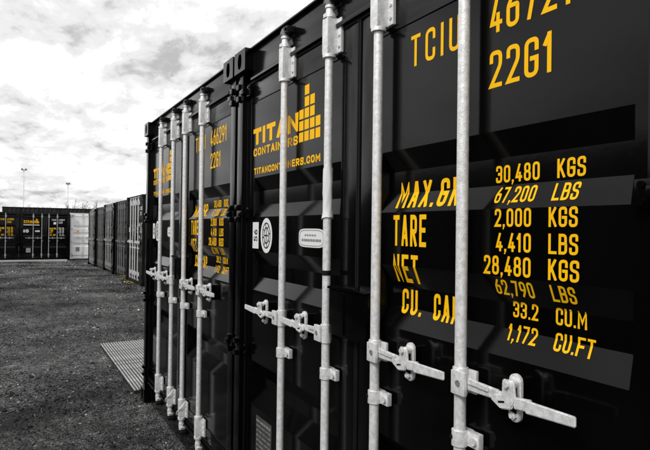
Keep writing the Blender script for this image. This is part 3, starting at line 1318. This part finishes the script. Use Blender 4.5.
# the row on the other side of the aisle, which the glossy doors mirror
for i in range(12):
    Container('plain black container in the row across the aisle, seen only mirrored in the doors', (3.6 - 2.56 * i + W, -4.2, ground_z(3.6 - 2.56 * i, 0)), math.pi,
              group='containers across the aisle', hw='galvdull', lockbox=False, simple=True)

# concrete strip in front of the yard-end row
b = MB()
b.box(-30.85, -29.6, -14, 1.5, -0.34, -0.235, 0.01)
structure('concrete_path', b.mesh('concrete_path', 'concrete'))

# ------------------------------------------------------------------ ramp in front of the set-back container
ramp = thing('loading_ramp', 'pale ribbed steel ramp lying on the gravel left of the lettered containers', 'ramp', (-5.09, -0.02, 0.0))
bar = MB().box(0, 2.44, 0, 0.014, 0.0, 0.011, 0.002).mesh('rib', 'ramp')
nb = 65
for i in range(nb):
    yy = i * 0.0316
    rib = link('rib', bar, ramp, (random.uniform(-0.006, 0.006), yy + random.uniform(-0.0015, 0.0015), 0.018 + 0.035 * i / nb))
    rib.rotation_euler = (0, 0, random.uniform(-0.0008, 0.0008))
b = MB()
pv = [b.bm.verts.new(p) for p in ((0.01, 0.0, 0.0175), (2.43, 0.0, 0.0175), (2.43, 2.06, 0.0525), (0.01, 2.06, 0.0525), (0.01, 0.0, -0.02), (2.43, 0.0, -0.02), (2.43, 2.06, -0.02), (0.01, 2.06, -0.02))]
for f in ((0, 1, 2, 3), (7, 6, 5, 4), (0, 4, 5, 1), (1, 5, 6, 2), (2, 6, 7, 3), (3, 7, 4, 0)):
    b.bm.faces.new([pv[i] for i in f])
link('base_plate', b.mesh('base_plate', 'rampdark', smooth=0), ramp)

# ------------------------------------------------------------------ earth bank, weeds, lamp posts
xs = [-46.5, -49, -53, -60]
zs = [-0.4, 2.3, 2.6, -0.5]
verts, faces = [], []
ny = 60
for j in range(ny):
    yy = -40 + 100 * j / (ny - 1)
    for a, c_ in zip(xs, zs):
        nn = noise.noise(Vector((a * 0.3, yy * 0.35, 0)))
        verts.append((a + nn * 0.4, yy, c_ + (nn * 0.25 if c_ > 0 else 0)))
for j in range(ny - 1):
    for i in range(3):
        k = j * 4 + i
        faces.append((k, k + 1, k + 5, k + 4))
me = bpy.data.meshes.new('earth_bank')
me.from_pydata(verts, [], faces)
me.materials.append(MAT['bank'])
structure('earth_bank', me)


def weed_meshes(seed, h):
    rnd = random.Random(seed)
    st, hd = MB(), MB()
    lean = rnd.uniform(-0.25, 0.25)
    for s in range(rnd.randint(2, 4)):
        a = rnd.uniform(-0.35, 0.35)
        p = [Vector((rnd.uniform(-0.1, 0.1), a * 0.2, 0))]
        hh = h * rnd.uniform(0.6, 1.0)
        for k in range(1, 6):
            t = k / 5
            p.append(Vector((0.1 * rnd.uniform(-1, 1) * t, (a + lean) * hh * t * t + 0.2 * a, hh * t)))
        for k in range(5):
            st.cyl(p[k], p[k + 1], 0.018 - 0.002 * k, 0.016 - 0.002 * k, n=5)
        for k in (2, 3, 4, 5):
            for q in range(3):
                d_ = Vector((rnd.uniform(-1, 1), rnd.uniform(-1, 1), rnd.uniform(0.3, 1.0))).normalized() * rnd.uniform(0.12, 0.30)
                st.cyl(p[k], p[k] + d_, 0.008, 0.004, n=4)
                c_ = p[k] + d_
                for f in range(3):
                    e_ = Vector((rnd.uniform(-1, 1), rnd.uniform(-1, 1), rnd.uniform(-0.5, 1))) * 0.06
                    f_ = Vector((rnd.uniform(-1, 1), rnd.uniform(-1, 1), rnd.uniform(-0.5, 1))) * 0.06
                    hd.bm.faces.new([hd.bm.verts.new(c_), hd.bm.verts.new(c_ + e_), hd.bm.verts.new(c_ + f_)])
    return st.mesh('stem', 'dryweed', smooth=0), hd.mesh('seed_heads', 'dryweed', smooth=0)


WEEDS = [weed_meshes(20 + k, 1.6) for k in range(5)]
rnd = random.Random(9)
for k in range(36):
    yy = 0.3 + 6.8 * k / 35 + rnd.uniform(-0.3, 0.3)
    sc = rnd.uniform(0.55, 1.0) * (1.05 if 12 < k < 30 else 0.8)
    t = thing('dead_weed', 'spindly dead weed standing up against the sky behind the yard end containers', 'weed',
              (-50.5 + rnd.uniform(-1.5, 1.5), yy, 2.25), rnd.uniform(-0.6, 0.6), 'dead weeds behind the containers')
    t.scale = (sc, sc, sc)
    a, h_ = WEEDS[k % 5]
    link('stem', a, t)
    link('seed_heads', h_, t)['kind'] = 'stuff'


def lamp_post(label, loc, h, arms):
    t = thing('lamp_post', label, 'lamp post', loc, 0, 'lamp posts beyond the yard')
    link('pole', MB().cyl((0, 0, 0), (0, 0, h), 0.075, 0.045, n=12).mesh('pole', 'lamp'), t)
    b = MB()
    b.box(-0.05, 0.05, -arms, arms, h - 0.06, h + 0.02)
    link('cross_arm', b.mesh('cross_arm', 'iron'), t)
    for s in (-1, 1):
        b = MB()
        b.box(-0.02, 0.40, s * arms - 0.11, s * arms + 0.11, h - 0.06, h + 0.16, 0.02)
        link('floodlight', b.mesh('floodlight', 'galvdull'), t)


lamp_post('taller twin floodlight mast above the black container at the yard end', (-80, -0.02, -0.5), 9.4, 0.22)
lamp_post('shorter lamp mast above the joint of black and white containers', (-80, 5.27, -0.5), 7.8, 0.14)


# ------------------------------------------------------------------ small yellow flowering weeds by the set-back row
def flower_plant(label, x, y, seed):
    rnd = random.Random(seed)
    t = thing('flowering_weed', label, 'weed', (x, y, ground_z(x, y) + 0.005), 0, 'yellow flowering weeds')
    lv = MB()
    for k in range(16):
        a = rnd.uniform(0, 6.28)
        l = rnd.uniform(0.07, 0.16)
        d_ = Vector((math.cos(a), math.sin(a), 0))
        n_ = Vector((-d_.y, d_.x, 0)) * 0.018
        p0, p1, p2 = Vector((0, 0, 0)), d_ * l * 0.6 + Vector((0, 0, l * 0.5)), d_ * l + Vector((0, 0, l * 0.3))
        v = [lv.bm.verts.new(q) for q in (p0, p1 - n_, p2, p1 + n_)]
        lv.bm.faces.new(v)
    link('leaves', lv.mesh('leaves', 'leaf', smooth=0), t)
    for k in range(9):
        px, py, pz = rnd.uniform(-0.10, 0.10), rnd.uniform(-0.09, 0.09), rnd.uniform(0.05, 0.19)
        s_ = MB().cyl((px * 0.4, py * 0.4, 0), (px, py, pz), 0.004, 0.003, n=5)
        st = link('stalk', s_.mesh('stalk', 'leaf', smooth=0), t)
        f = MB()
        for q in range(9):
            a = 2 * math.pi * q / 9
            d_ = Vector((math.cos(a), math.sin(a), 0.75))
            n_ = Vector((-math.sin(a), math.cos(a), 0)) * 0.010
            c_ = Vector((px, py, pz))
            f.bm.faces.new([f.bm.verts.new(p) for p in (c_, c_ + d_ * 0.016 - n_, c_ + d_ * 0.032, c_ + d_ * 0.016 + n_)])
        link('flower', f.mesh('flower', 'petal', smooth=0), st)


flower_plant('small yellow flowering weed at the foot of the set-back row, the farther of two', -14.5, 1.80, 1)
flower_plant('small yellow flowering weed on the gravel, the nearer of two', -12.5, 1.62, 2)
